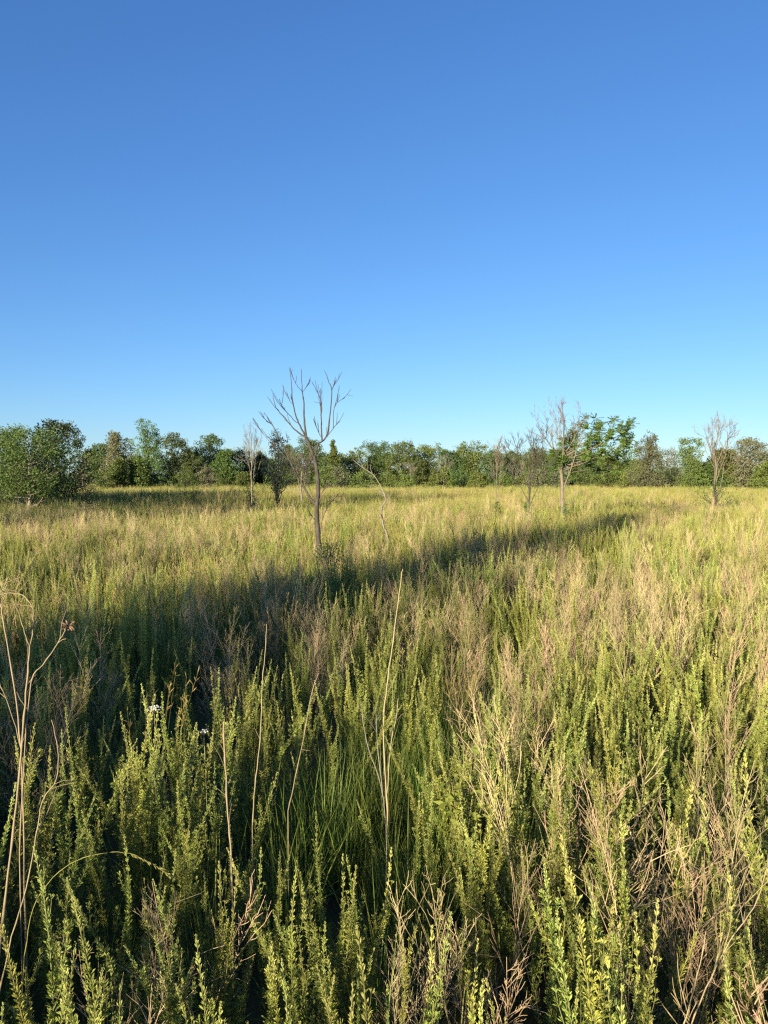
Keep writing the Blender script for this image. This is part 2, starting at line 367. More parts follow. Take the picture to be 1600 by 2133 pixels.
# ------------------------------------------------------------------ scattering
def scatter(name, coll, pts, sc, seed, tilt=0.06):
    """one countless mass (stuff): the plants of coll on the points pts"""
    r = np.random.default_rng(seed); n = len(pts)
    me = bpy.data.meshes.new(name); me.vertices.add(n); me.vertices.foreach_set('co', np.asarray(pts, np.float32).ravel())
    rot = np.stack((r.normal(0, tilt, n), r.normal(0, tilt, n), r.uniform(0, 6.283, n)), 1).astype(np.float32)
    a = me.attributes.new('rot', 'FLOAT_VECTOR', 'POINT'); a.data.foreach_set('vector', rot.ravel())
    a = me.attributes.new('scl', 'FLOAT_VECTOR', 'POINT'); a.data.foreach_set('vector', np.asarray(sc, np.float32).ravel())
    a = me.attributes.new('idx', 'INT', 'POINT'); a.data.foreach_set('value', r.integers(0, len(coll.objects), n).astype(np.int32))
    g = bpy.data.node_groups.new(name, 'GeometryNodeTree')
    g.interface.new_socket('Geometry', in_out='INPUT', socket_type='NodeSocketGeometry'); g.interface.new_socket('Geometry', in_out='OUTPUT', socket_type='NodeSocketGeometry')
    N, L = g.nodes, g.links; gi = N.new('NodeGroupInput'); go = N.new('NodeGroupOutput')
    ci = N.new('GeometryNodeCollectionInfo'); ci.inputs['Collection'].default_value = coll; ci.inputs['Separate Children'].default_value = True; ci.inputs['Reset Children'].default_value = True
    ip = N.new('GeometryNodeInstanceOnPoints'); ip.inputs['Pick Instance'].default_value = True
    def named(nm, ty):
        q = N.new('GeometryNodeInputNamedAttribute'); q.data_type = ty; q.inputs['Name'].default_value = nm; return q.outputs['Attribute']
    er = N.new('FunctionNodeEulerToRotation'); L.new(named('rot', 'FLOAT_VECTOR'), er.inputs[0]); L.new(er.outputs[0], ip.inputs['Rotation'])
    L.new(named('scl', 'FLOAT_VECTOR'), ip.inputs['Scale']); L.new(named('idx', 'INT'), ip.inputs['Instance Index'])
    L.new(gi.outputs[0], ip.inputs['Points']); L.new(ci.outputs[0], ip.inputs['Instance']); L.new(ip.outputs[0], go.inputs[0])
    o = obj(name, me); md = o.modifiers.new('scatter', 'NODES'); md.node_group = g; o['kind'] = 'stuff'
    return o

def noise2(x, y, sc, seed):
    r = np.random.default_rng(seed); out = np.zeros_like(np.asarray(x, float))
    for k in range(7):
        a = r.uniform(0, 6.28); f = r.uniform(.6, 2.0)/sc; out = out+np.sin((x*math.cos(a)+y*math.sin(a))*f*2+r.uniform(0, 6.28))
    return out/7**0.5                                         # roughly unit variance

def jitter_grid(x0, x1, y0, y1, dens, seed):
    r = np.random.default_rng(seed); s = 1/math.sqrt(dens)
    X, Y = np.meshgrid(np.arange(x0, x1, s), np.arange(y0, y1, s))
    return X.ravel()+r.uniform(-.5, .5, X.size)*s, Y.ravel()+r.uniform(-.5, .5, X.size)*s
def wedge(x, y, m=3.0): return np.abs(x) < np.maximum(y, 0)*0.54+m

# patches seen in the photograph: centre and half sizes in its pixels, strength
def blob(list_, x, y):
    px, py = to_px(x, y, TOP*0.9); out = np.zeros_like(px)
    for cx, cy, rx, ry, w in list_: out = out+w*np.exp(-((px-cx)/rx)**2-((py-cy)/ry)**2)
    return out
DRY_BLOBS = [(985, 1290, 50, 130, 1), (1345, 1310, 60, 130, 1), (440, 1340, 45, 70, .9), (570, 1250, 70, 60, .9), (645, 1620, 90, 80, 1), (760, 1720, 70, 110, .8),
    (350, 1910, 80, 160, 1), (70, 1960, 80, 130, 1), (950, 1750, 90, 130, .8), (1190, 1750, 60, 130, .8), (1490, 1590, 60, 100, 1), (1010, 1930, 170, 140, .9), (1450, 1950, 120, 120, .6),
    (870, 1250, 60, 50, .9), (1050, 1440, 50, 110, .9), (40, 1470, 50, 150, .8), (1230, 1640, 50, 70, .8), (720, 1330, 60, 60, .5), (1110, 1600, 60, 70, .6), (1200, 1230, 60, 60, .5), (1560, 1280, 60, 100, .6)]
GAP_BLOBS = [(300, 1430, 120, 60, .7), (170, 1560, 70, 60, .6), (560, 1580, 70, 60, .8), (720, 1500, 110, 70, 1), (880, 1480, 90, 90, 1), (800, 1620, 60, 60, .8), (420, 1720, 60, 40, .5), (1400, 1600, 40, 50, .6),
    (1340, 1960, 60, 80, .8), (850, 1960, 40, 90, .7), (560, 1760, 50, 60, .6), (960, 1380, 40, 60, .5), (60, 1800, 60, 80, .5), (620, 2030, 60, 60, .7)]
GRASS_BLOBS = [(700, 1480, 110, 60, 1), (900, 1430, 80, 120, 1), (830, 1600, 90, 60, .7), (560, 1600, 60, 60, .5)]

def field_points():
    out = {}
    # bush clover
    x, y = jitter_grid(-12, 16, -5, 14, 9.5, 21); x2, y2 = jitter_grid(-32, 32, 14, 45, 5.0, 22); x3, y3 = jitter_grid(-105, 105, 45, 185, 2.4, 23)
    x, y = np.concatenate((x, x2, x3)), np.concatenate((y, y2, y3)); r = np.random.default_rng(24)
    keep = wedge(x, y, 5) & (np.hypot(x, y) > 1.05) & ~((y < 0.9) & (np.abs(x) < 1.1))
    pr = 0.80+0.20*noise2(x, y, 2.2, 25)-0.62*np.clip(blob(DRY_BLOBS, x, y), 0, 1)-0.92*np.clip(blob(GAP_BLOBS, x, y), 0, 1)
    far = np.clip((y-16)/30, 0, 1); pr = pr*(1-0.25*far)+0.18*far*noise2(x, y, 6.5, 26)+0.25*np.clip((y-75)/30, 0, 1)
    keep &= r.random(len(x)) < np.clip(pr, 0.03, 1); out['clover'] = np.stack((x[keep], y[keep]), 1)
    # dry stems
    x, y = jitter_grid(-12, 16, -5, 14, 5.0, 31); x2, y2 = jitter_grid(-32, 32, 14, 45, 3.6, 32); x3, y3 = jitter_grid(-105, 105, 45, 185, 1.4, 33)
    x, y = np.concatenate((x, x2, x3)), np.concatenate((y, y2, y3)); r = np.random.default_rng(34)
    keep = wedge(x, y, 5) & (np.hypot(x, y) > 1.25) & ~((y < 0.9) & (np.abs(x) < 1.1))
    pr = 0.19+0.20*noise2(x, y, 1.6, 35)+0.95*blob(DRY_BLOBS, x, y)-0.5*blob(GAP_BLOBS, x, y)+np.clip((y-9)/10, 0, 1)*(0.0+0.22*noise2(x, y, 5.0, 36))-0.2*np.clip((y-70)/30, 0, 1)
    pr = pr+0.5*np.exp(-((x+14)/12)**2-((y-25)/9)**2)
    keep &= r.random(len(x)) < np.clip(pr, 0.02, .95); out['dry'] = np.stack((x[keep], y[keep]), 1)
    # green grass below and in the gap
    x, y = jitter_grid(-10, 14, -4, 14, 7.0, 41); x2, y2 = jitter_grid(-32, 32, 14, 45, 2.5, 42); r = np.random.default_rng(44)
    x, y = np.concatenate((x, x2)), np.concatenate((y, y2))
    keep = wedge(x, y, 4) & (np.hypot(x, y) > .8)
    pr = 0.42+0.2*noise2(x, y, 2.5, 45)+0.9*blob(GRASS_BLOBS, x, y); keep &= r.random(len(x)) < np.clip(pr, .05, 1)
    out['grass'] = np.stack((x[keep], y[keep]), 1)
    x, y = jitter_grid(-1.6, 1.8, 3.2, 8.2, 40, 46); b = blob(GRASS_BLOBS, x, y); k = r.random(len(x)) < b*0.9
    out['grass'] = np.concatenate((out['grass'], np.stack((x[k], y[k]), 1)))
    # golden grass farther out
    x, y = jitter_grid(-40, 40, 2, 48, 4.0, 51); x2, y2 = jitter_grid(-105, 105, 48, 185, 2.6, 52); r = np.random.default_rng(54)
    x, y = np.concatenate((x, x2)), np.concatenate((y, y2)); keep = wedge(x, y, 5)
    pr = (0.06+0.50*np.clip((y-10)/26, 0, 1))*(0.75+0.55*noise2(x, y, 7, 55)); keep &= r.random(len(x)) < np.clip(pr, 0, .95)
    out['tan'] = np.stack((x[keep], y[keep]), 1)
    return out

ORD = 'first second third fourth fifth sixth seventh eighth ninth tenth eleventh twelfth thirteenth fourteenth fifteenth sixteenth seventeenth eighteenth nineteenth twentieth'.split()
ORD += ['twenty-'+o for o in ORD[:9]]+['thirtieth']+['thirty-'+o for o in ORD[:9]]
def zone_words(px, d):
    """where in the field a plant of the crowd stands, by things one can find"""
    side = ('near the forked pale stalk' if px < 260 else 'around the broken upright stub' if px < 560 else 'below the twisted sapling' if px < 900
            else 'below the half-dead tree' if px < 1270 else 'near the right edge' if px > 1430 else 'below the airy upright tree')
    dep = 'close by' if d < 4.2 else 'some way off' if d < 6.5 else 'far off towards the shadow band'
    return dep+', '+side

def build_field():
    P = field_points()
    r = np.random.default_rng(61)
    hmap = lambda x, y: 1+0.10*noise2(x, y, 3.0, 62)+0.06*noise2(x, y, 9.0, 66)+0.07*noise2(x, y, 0.9, 65)
    # the 300 clovers and 260 dry weeds that show largest are things of their own, the rest is one mass each
    for key, name, keepn, coll in (('clover', 'bush_clover', 300, C_CLOVER), ('dry', 'dry_weed', 260, C_DRY)):
        p = P[key]; d = np.hypot(p[:, 0], p[:, 1]); px, py = to_px(p[:, 0], p[:, 1], TOP*0.8)
        seen = (p[:, 1] > 1.3) & (px > -60) & (px < 1660) & (py < 2290)
        order = np.argsort(np.where(seen, d, 1e9))[:keepn]; mine = np.zeros(len(p), bool); mine[order] = True
        rank = [i for i in order if d[i] < 3.0][:38]; rank = sorted(rank, key=lambda i: px[i]); rk = {int(i): k for k, i in enumerate(rank)}
        for i in order:
            x, y = p[i]; lay = (CLOVER_LAY if key == 'clover' else DRY_LAY)[int(r.integers(6 if key == 'clover' else 5))]
            t = thing(name, (x, y, ground_z(x, y)-0.01), r.uniform(0, 6.28), float(np.clip(hmap(x, y)*r.uniform(.86, 1.12), .6, 1.3)))
            for k, M in lay:
                if key == 'clover':
                    s = obj('stem', SHOOT_ME[k][0], t); obj('foliage', SHOOT_ME[k][1], s)
                else: s = obj('stem', DRY_ME[k], t)
                s.matrix_local = M
            i = int(i)
            if key == 'clover':
                if i in rk: tag(t, 'leafy green bush clover of the nearest plants, %s clover counting from the picture\'s left edge' % ORD[rk[i]], 'plant', 'bush clover plants')
                else: z = zone_words(px[i], d[i]); tag(t, 'leafy green bush clover '+z, 'plant', 'bush clover '+z)
            else:
                if i in rk: tag(t, 'bare reddish-tan twiggy weed of the nearest plants, %s dry one from the picture\'s left edge' % ORD[rk[i]], 'dry plant', 'dry twiggy weeds')
                else: z = zone_words(px[i], d[i]); tag(t, 'bare reddish-tan twiggy dead weed '+z, 'dry plant', 'dry weeds '+z)
        q = p[~mine]; n = len(q); s = (hmap(q[:, 0], q[:, 1])*r.uniform(.72, 1.2, n)).clip(.5, 1.4)
        o = scatter('bush_clover_mass' if key == 'clover' else 'dry_weed_mass', coll, np.column_stack((q, ground_z(q[:, 0], q[:, 1])-.01)), np.column_stack((s, s, s*r.uniform(.92, 1.08, n))), 63)
        tag(o, 'green bush clover covering the whole field beyond the nearest plants' if key == 'clover' else 'tan and reddish dead weed stems all over the field', 'field plants')
    for key, name, coll, lab, sc in (('grass', 'green_grass', C_GRASS, 'fresh green grass growing low between the clover', (.55, 1.05)), ('tan', 'golden_grass', C_TAN, 'golden seeding grass across the middle and far field', (.75, 1.1))):
        q = P[key]; n = len(q); s = r.uniform(*sc, n)
        o = scatter(name, coll, np.column_stack((q, ground_z(q[:, 0], q[:, 1])-.01)), np.column_stack((s, s, s)), 64); tag(o, lab, 'grass')
    print('field', {k: len(v) for k, v in P.items()})
build_field()

# ------------------------------------------------------------------ trees
def leafy_tree(name, label, loc, h, prof, width, mat, bark, seed, base=0.12, nclump=330, per=20, leaf=0.17, trunk=None, group=None, lean=(0, 0), cat='tree', clump=None, rz=None):
    """tapered trunk with limbs, crown of leaf clumps spread through the crown's volume; prof gives the radius by height"""
    global R
    R = np.random.default_rng(seed); t = thing(name, loc, R.uniform(0, 6.28) if rz is None else rz)
    tr = trunk or 0.018*h+0.03; w = width/2; clump = clump or 0.065*width+0.13; per = int(per*1.55)
    hs = np.linspace(0, h*0.93, 8); ln = lambda z: np.stack((lean[0]*(z/h)**1.3, lean[1]*(z/h)**1.3), -1)
    wob = R.normal(0, .012*h, (8, 2))*np.linspace(0, 1, 8)[:, None]
    axis = np.column_stack((ln(hs)+wob, hs)); tb = MB()
    tube(tb, spline(axis, 3), np.interp(np.linspace(0, 1, 22), [0, .06, 1], [tr*1.35, tr, tr*.12]), 7, 0, .5, 0, .08)
    ax = lambda z: np.array([np.interp(z, hs, axis[:, c]) for c in range(3)])
    # lobes: a few big limbs' heads give the crown its uneven outline
    nl = 16; la = R.uniform(0, 6.28, nl); lz = R.uniform(base+.05, 1.0, nl); lg = R.uniform(.42, 1.4, nl)
    C, A = [], []
    while len(C) < nclump:
        u = R.uniform(base, 1.0); az = R.uniform(0, 6.28)
        j = np.argmin((np.angle(np.exp(1j*(la-az)))/1.0)**2+((lz-u)/.16)**2); g = lg[j]
        rad = w*np.interp(u, np.linspace(base, 1, len(prof)), prof)*g*(0.85+.3*R.random())
        if R.random() > rad/w*1.2+.12: continue
        k = R.random()**0.42; z = u*h*(0.86+.13*g)
        c = ax(min(z, h*.93)); c = np.array((c[0]+math.cos(az)*rad*k, c[1]+math.sin(az)*rad*k, z)); C.append(c); A.append(k)
    C = np.array(C)
    for i in R.choice(len(C), min(len(C), 46), replace=False):
        c = C[i]; z0 = max(base*h*.55, c[2]-R.uniform(.12, .3)*h); p0 = ax(min(z0, h*.9)); m = p0*.45+c*.55+np.array((0, 0, -.05*h))
        r0 = tr*.42*(1-.75*z0/h)+.008
        tube(tb, spline((p0, m, c), 3), np.linspace(r0, r0*.25, 7), 4)
    cr = MB(); n = len(C)*per; cc = np.repeat(C, per, 0); off = R.normal(0, 1, (n, 3)); off = off/np.linalg.norm(off, axis=1, keepdims=True)*(R.random((n, 1))**.5)
    pos = cc+off*np.repeat(R.uniform(.6, 1.35, len(C)), per)[:, None]*clump*np.array((1, 1, .75))
    ok = pos[:, 2] > 0.15
    axl = unit(off+R.normal(0, .6, (n, 3))+np.array((0, 0, -.1))); L = leaf*.84*R.uniform(.6, 1.3, n)
    rc = np.clip(np.repeat(R.random(len(C)), per)*.65+R.random(n)*.35, 0, 1)
    leaves(cr, pos[ok], axl[ok], L[ok], L[ok]*.62, 0, rc[ok], 0, .18, .5)
    obj('trunk', tb.mesh('trunk', [bark], True), t); obj('crown', cr.mesh('crown', [mat]), t)
    return tag(t, label, cat, group)

ROUND = (.45, .85, 1, 1, .9, .7, .35); TALL = (.5, .8, 1, .85, .8, .6, .5, .25); BROAD = (.7, 1, 1, .95, .8, .5); CONE = (.8, 1, .9, .7, .5, .3, .15); SHRUB = (.9, 1, .95, .75, .4)

def tree_at(px, d, top_py, wpx, prof, mat, label, seed, name='leafy_tree', bark=M_BARK, **kw):
    if d >= 80: d *= 1.3; kw['leaf'] = kw.get('leaf', .2)*1.22
    p = pix(px, 1000, d); h = pix(px, top_py, d)[2]; x = p[0]
    return leafy_tree(name, label, (x, d, ground_z(x, d)-.05), float(h)*1.0, prof, wpx*d/F, mat, bark, seed, **kw)

def build_trees():
    G = 'trees of the wood edge'
    far = dict(leaf=.26, nclump=300, per=17)
    T = [  # px, distance, top, width px, profile, material, label
        (60, 46, 892, 175, BROAD, M_TREE, 'spreading sunlit small tree with pale crooked trunk, at the picture\'s left edge', dict(bark=M_BARK_PALE, leaf=.15, nclump=340, base=.3, per=22, trunk=.11)),
        (118, 60, 884, 105, ROUND, M_TREE_DK, 'dark rounded tree directly behind the spreading tree with pale trunk', dict(leaf=.19, nclump=380, base=.1)),
        (20, 66, 890, 110, ROUND, M_TREE_DK, 'tall dark tree rising behind the crown of the pale-trunked spreading tree', dict(leaf=.2, base=.08)),
        (186, 118, 936, 60, ROUND, M_TREE, 'low green tree in the dip beside the dark rounded tree', far),
        (212, 112, 925, 60, ROUND, M_TREE_DK, 'dark tree between the dip and the silvery-leaved tree', far),
        (243, 100, 894, 62, ROUND, M_TREE_PALE, 'silvery-leaved rounded tree beside the tall feathery tree', dict(far, nclump=340)),
        (308, 100, 876, 72, TALL, M_TREE, 'tall feathery tree with several upright tips, highest of the wood edge', dict(far, nclump=360, leaf=.22)),
        (290, 94, 945, 50, SHRUB, M_TREE, 'sunlit yellow-green young tree at the foot of the tall feathery tree', dict(far, base=.02)),
        (247, 92, 955, 40, SHRUB, M_TREE, 'bushy young tree below the silvery-leaved tree', dict(far, base=.02)),
        (360, 108, 908, 66, ROUND, M_TREE_DK, 'dark tree just right of the tall feathery tree', far),
        (396, 118, 932, 48, ROUND, M_TREE_DK, 'short dark tree in the notch before the domed tree', far),
        (437, 112, 909, 74, ROUND, M_TREE_DK, 'dome-crowned dark tree halfway between feathery tree and bare tree', dict(far, nclump=340)),
        (470, 104, 938, 50, ROUND, M_TREE, 'small green tree leaning on the dome-crowned dark tree', far),
        (500, 120, 936, 64, ROUND, M_TREE_DK, 'dark tree behind the pale bare tree with forked top', far),
        (545, 122, 936, 60, ROUND, M_TREE_DK, 'dark tree behind the leafy tree with a post-like trunk', far),
        (578, 46, 894, 66, (.3, .7, .9, .8, .55, .5, .4), M_TREE_PALE, 'leafy tree on a straight dark post-like trunk beside the tall bare tree', dict(leaf=.12, nclump=130, per=16, base=.36, trunk=.075)),
        (648, 112, 914, 80, ROUND, M_TREE_DK, 'dark tree right behind the trunk of the tall bare tree', dict(far, nclump=340)),
        (600, 116, 932, 66, ROUND, M_TREE_DK, 'dark tree behind the low limb of the tall bare tree', far),
        (693, 96, 915, 26, CONE, M_TREE, 'slim pointed sapling standing above the wood right of the tall bare tree', dict(far, nclump=160, base=.2)),
        (700, 108, 945, 70, ROUND, M_TREE_DK, 'dull green tree at the foot of the slim pointed sapling', far),
        (738, 112, 940, 70, ROUND, M_TREE, 'green tree behind the top twigs of the twisted sapling', far),
        (785, 116, 924, 80, BROAD, M_TREE, 'first broad green tree of the level wood behind the twisted sapling', dict(far, nclump=360)),
        (838, 112, 921, 80, BROAD, M_TREE, 'second broad green tree of the level wood', dict(far, nclump=360)),
        (890, 118, 926, 80, BROAD, M_TREE, 'third broad tree of the level wood, behind the small pale dead tree', dict(far, nclump=360)),
        (880, 108, 955, 60, SHRUB, M_TREE_DK, 'shaded low tree at the foot of the level wood', far),
        (975, 114, 922, 92, BROAD, M_TREE, 'wide dome-shaped green tree at the level wood\'s end', dict(far, nclump=400)),
        (935, 112, 938, 66, ROUND, M_TREE_DK, 'darker tree between the level wood and the wide dome', far),
        (1030, 112, 934, 70, ROUND, M_TREE_DK, 'dark tree beside the wide dome-shaped tree', far),
        (1072, 116, 942, 70, ROUND, M_TREE_DK, 'dark tree behind the thin bare sapling', far),
        (1118, 112, 934, 74, ROUND, M_TREE, 'green tree behind the bare spreading dead tree', far),
        (1160, 108, 928, 66, ROUND, M_TREE, 'light green tree behind the half-dead tree', far),
        (1205, 116, 940, 72, ROUND, M_TREE_DK, 'dark tree seen through the leafy side of the half-dead tree', far),
        (1255, 125, 952, 72, SHRUB, M_TREE, 'low tree in the dip right of the half-dead tree', far),
        (1295, 125, 962, 60, SHRUB, M_TREE, 'lowest bushy tree in the dip of the skyline', far),
        (1352, 84, 899, 76, (.8, .9, 1, .75, .7, .5, .3), M_TREE_PALE, 'airy upright tree standing alone between two sky gaps', dict(leaf=.2, nclump=330, per=17, base=.1)),
        (1330, 95, 958, 60, SHRUB, M_TREE, 'bush at the foot of the airy upright tree', dict(far, base=.02)),
        (1438, 84, 917, 60, (.9, 1, .8, .6, .7, .45), M_TREE, 'bent leafy tree just before the bare tree with bushy foot', dict(leaf=.2, nclump=280, per=17, base=.08)),
        (1400, 128, 975, 60, SHRUB, M_TREE_DK, 'low distant bush under the sky gap', far),
        (1510, 90, 940, 60, ROUND, M_TREE, 'green tree behind the bare tree with bushy foot', far),
        (1562, 84, 918, 82, ROUND, M_TREE_PALE, 'rounded grey-green tree at the picture\'s right edge', dict(leaf=.2, nclump=400, per=17, base=.06)),
        (1630, 90, 925, 90, ROUND, M_TREE, 'leafy tree cut by the picture\'s right edge', far),
        (1600, 80, 965, 60, SHRUB, M_TREE, 'bush below the rounded grey-green tree', far),
        (1475, 86, 962, 60, SHRUB, M_TREE, 'bush between the bent leafy tree and the bushy-footed bare tree', far)]
    for i, (px, d, top, w, prof, mat, lab, kw) in enumerate(T): tree_at(px, d, top, w, prof, mat, lab, 500+i, group=G, **kw)
    # shrubs along the wood's foot
    r = np.random.default_rng(71); words = 'scrubby yellow-green bush at the foot of the wood edge'
    for i in range(34):
        px = -20+i*49+r.uniform(-14, 14); d = r.uniform(84, 104)
        tree_at(px, d, r.uniform(966, 988), r.uniform(40, 62), SHRUB, M_TREE if r.random() < .7 else M_TREE_PALE, '%s bush from the left in the low scrub along the wood\'s foot' % ORD[i], 600+i, 'shrub', base=.02, nclump=120, per=15, leaf=.2, group='low scrub along the wood', cat='shrub')
    # the wood goes on behind and to the sides, and behind the camera stand the trees that shade the field
    for i in range(26):
        px = -330+i*86+r.uniform(-25, 25); d = r.uniform(132, 150)
        tree_at(px, d, r.uniform(938, 956), r.uniform(90, 120), BROAD, M_TREE_DK, '%s dark tree from the left in the deeper row of the wood' % ORD[i], 700+i, 'leafy_tree', leaf=.34, nclump=220, per=14, group='deeper row of the wood')
    S = [(-16.0, -15.0, 15.0, 5.0, .34), (-21.0, -24.0, 20.5, 4.0, .40), (-23.5, -14.0, 10.2, 2.6, .25),
         (-24.6, 14.0, 16.5, 7.5, .12), (-29.6, 20.5, 16.0, 8.0, .12), (-33.5, 39.0, 11.0, 5.0, .1), (-35.0, 46.0, 12.0, 6.0, .1), (-43.0, 36.0, 13.0, 7.0, .1), (-36, 30, 12, 7, .1), (-44, 56, 11, 7, .1), (-13.4, -14.0, 6.9, 3.4, .22)]
    for i, (x, y, h, w, b) in enumerate(S):
        leafy_tree('shade_tree', '%s tall leafy tree outside the picture whose shadow crosses the field' % ORD[i], (x, y, 0), h, TALL if b > .2 else ROUND, w, M_TREE_DK, M_BARK, 760+i, base=b, nclump=(235, 105, 200)[i] if i < 3 else 80 if i == len(S)-1 else 800, per=18, leaf=.2, group='trees shading the field', clump=.5)
build_trees()

# ------------------------------------------------------------------ bare trees
def branch_px(pts, d, depth, seed, placed=None):
    """a limb through photograph pixels at distance d that bends towards or away from the viewer by depth metres; it starts at the
    depth of the limb it leaves (placed: pixel and depth of every point so far)"""
    pts = spline(np.array(pts, float), 4); s = np.linspace(0, 1, len(pts)); d0 = 0.0
    if placed:
        q = np.array(placed); j = np.argmin((q[:, 0]-pts[0][0])**2+(q[:, 1]-pts[0][1])**2); d0 = q[j][2]
        if (q[j][0]-pts[0][0])**2+(q[j][1]-pts[0][1])**2 < 400: pts[0] = q[j][:2]
    dep = d0+depth*s**1.2
    if placed is not None:
        for (u, v), z in zip(pts, dep): placed.append((u, v, z))
        m = (pts[1:]+pts[:-1])/2
        for (u, v), z in zip(m, (dep[1:]+dep[:-1])/2): placed.append((u, v, z))
    return np.array([pix(u, v, d+z) for (u, v), z in zip(pts, dep)])

def bare_centre():
    d = 18.5; o = pix(664, 1143, d); o[2] = ground_z(o[0], d)-.05
    t = tag(thing('bare_tree', o), 'tall bare dead tree with dark trunk and upswept forked branches in mid-field', 'tree')
    placed = []
    def limb(name, pts, r0, r1, depth, seed, parent=t):
        q = branch_px(pts, d, depth, seed, placed)-o
        k = len(q); rr = np.random.default_rng(seed); q[1:] += rr.normal(0, .004, (k-1, 3))
        mb = MB(); tube(mb, q, np.linspace(r0*.70, max(r1, .0055), k), 6, 0, .5, 0, .12)
        # side twigs that fork again
        for j in range(int(rr.integers(2, 5)) if r0 < .036 else 1):
            i = int(rr.integers(k//4, k-1)); up = unit(q[i+1]-q[i]); e = unit(up+rr.normal(0, .20, 3)+np.array((0, 0, .35))); l = rr.uniform(.2, .7)*(.6 if r0 < .012 else 1)
            m = q[i]+e*l*.5+rr.normal(0, .012, 3); f = m+unit(e+np.array((0, 0, .25)))*l*.5; tube(mb, (q[i], m, f), (.007, .0055, .004), 4)
            if rr.random() < .4: g = unit(e+rr.normal(0, .5, 3)); tube(mb, (m, m+g*l*.35), (.005, .0035), 4)
        return obj(name, mb.mesh(name, [M_BARK], True), parent)
    tk = [(665, 1240), (665, 1180), (665.6, 1143), (661, 1099), (660, 1052), (663, 1027), (661, 990), (656, 959), (647, 934), (638, 911)]
    limb('trunk', tk, .094, .042, 0, 1)
    L = [([(638, 911), (634, 874), (633, 843), (630, 812), (627.5, 769)], .036, .005, .15), ([(638, 912), (625, 887), (616, 865), (609, 834), (608, 809), (603, 767)], .030, .005, -.35),
         ([(630, 815), (616, 799), (609, 781)], .010, .004, .1), ([(631, 816), (642, 801)], .009, .004, -.1), ([(637, 912), (612, 893), (594, 871), (575, 849), (568, 823)], .027, .004, .5),
         ([(620, 883), (603, 865), (589, 849), (582, 831)], .013, .004, -.5), ([(609, 843), (594, 819)], .009, .004, .15),
         ([(655, 957), (662, 927), (671, 919), (681, 906), (687, 865), (691, 815), (684, 792), (676, 771)], .038, .005, .3), ([(691, 815), (699, 794)], .010, .004, .1),
         ([(674, 919), (694, 893), (708, 877)], .015, .004, -.4), ([(694, 893), (696, 850), (706, 836), (719, 828)], .012, .004, .35), ([(697, 851), (704, 833)], .007, .003, -.1),
         ([(670, 917), (669, 865), (670, 843), (660, 815), (650, 795)], .024, .004, -.2), ([(669, 865), (667, 809)], .010, .004, .2), ([(668, 912), (661, 893), (654, 873)], .009, .004, -.3),
         ([(659, 1052), (644, 1034), (625, 999), (603, 959), (584, 915), (567, 884), (550, 859)], .046, .005, .5), ([(627, 1002), (606, 977), (584, 952), (566, 940)], .014, .004, -.5),
         ([(603, 959), (594, 952), (570, 920), (550, 905), (527, 870)], .012, .004, .4), ([(612, 975), (600, 940), (598, 905)], .010, .003, -.3), ([(632, 1012), (640, 985), (633, 955)], .010, .003, -.4), ([(596, 945), (575, 935), (553, 910)], .008, .003, .3), ([(567, 884), (555, 878)], .006, .003, -.1),
         ([(665, 1031), (676, 1020), (687, 1008)], .009, .003, -.2), ([(667, 1109), (675, 1071), (694, 1040), (725, 1029)], .011, .003, -.4), ([(676, 1070), (688, 1048), (698, 1042)], .007, .003, .1), ([(655, 1045), (646, 1020), (641, 1008)], .007, .003, .2), ([(662, 1090), (650, 1076), (645, 1072)], .006, .003, -.2)]
    for i, (p, a, b, dz) in enumerate(L): limb('branch', p, a, b, dz, 20+i)
bare_centre()

def twisted_sapling():
    d = 22.0; o = pix(806, 1140, d); o[2] = ground_z(o[0], d)-.05
    t = tag(thing('bare_sapling', o), 'thin twisted pale sapling bending over beside the tall bare tree', 'tree')
    L = [('trunk', [(808, 1185), (808, 1140), (806, 1112), (798, 1093), (795, 1059), (803, 1043), (800, 1027), (787, 1002), (775, 987), (750, 970), (736, 958)], .036, .007, 0),
         ('branch', [(775, 987), (772, 971), (777, 949)], .010, .003, .2), ('branch', [(781, 995), (760, 985), (745, 975)], .008, .003, -.3), ('branch', [(800, 1030), (785, 1020), (770, 1012), (760, 1010)], .009, .003, .3),
         ('branch', [(796, 1035), (776, 1012), (772, 990)], .009, .003, -.3), ('branch', [(767, 981), (765, 950), (764, 930)], .006, .002, .1), ('branch', [(803, 1043), (815, 1030), (820, 1000)], .007, .002, .2),
         ('branch', [(799, 1095), (812, 1075), (815, 1062)], .008, .003, -.1), ('branch', [(805, 1108), (815, 1095), (822, 1088)], .006, .003, -.2), ('branch', [(757, 974), (748, 955), (744, 940)], .006, .002, .1)]
    placed = []
    for i, (n, p, a, b, dz) in enumerate(L):
        q = branch_px(p, d, dz, i, placed)-o; mb = MB(); tube(mb, q, np.linspace(a, b, len(q)), 5, 0, .5, 0, .08); obj(n, mb.mesh(n, [M_BARK_PALE], True), t)
twisted_sapling()

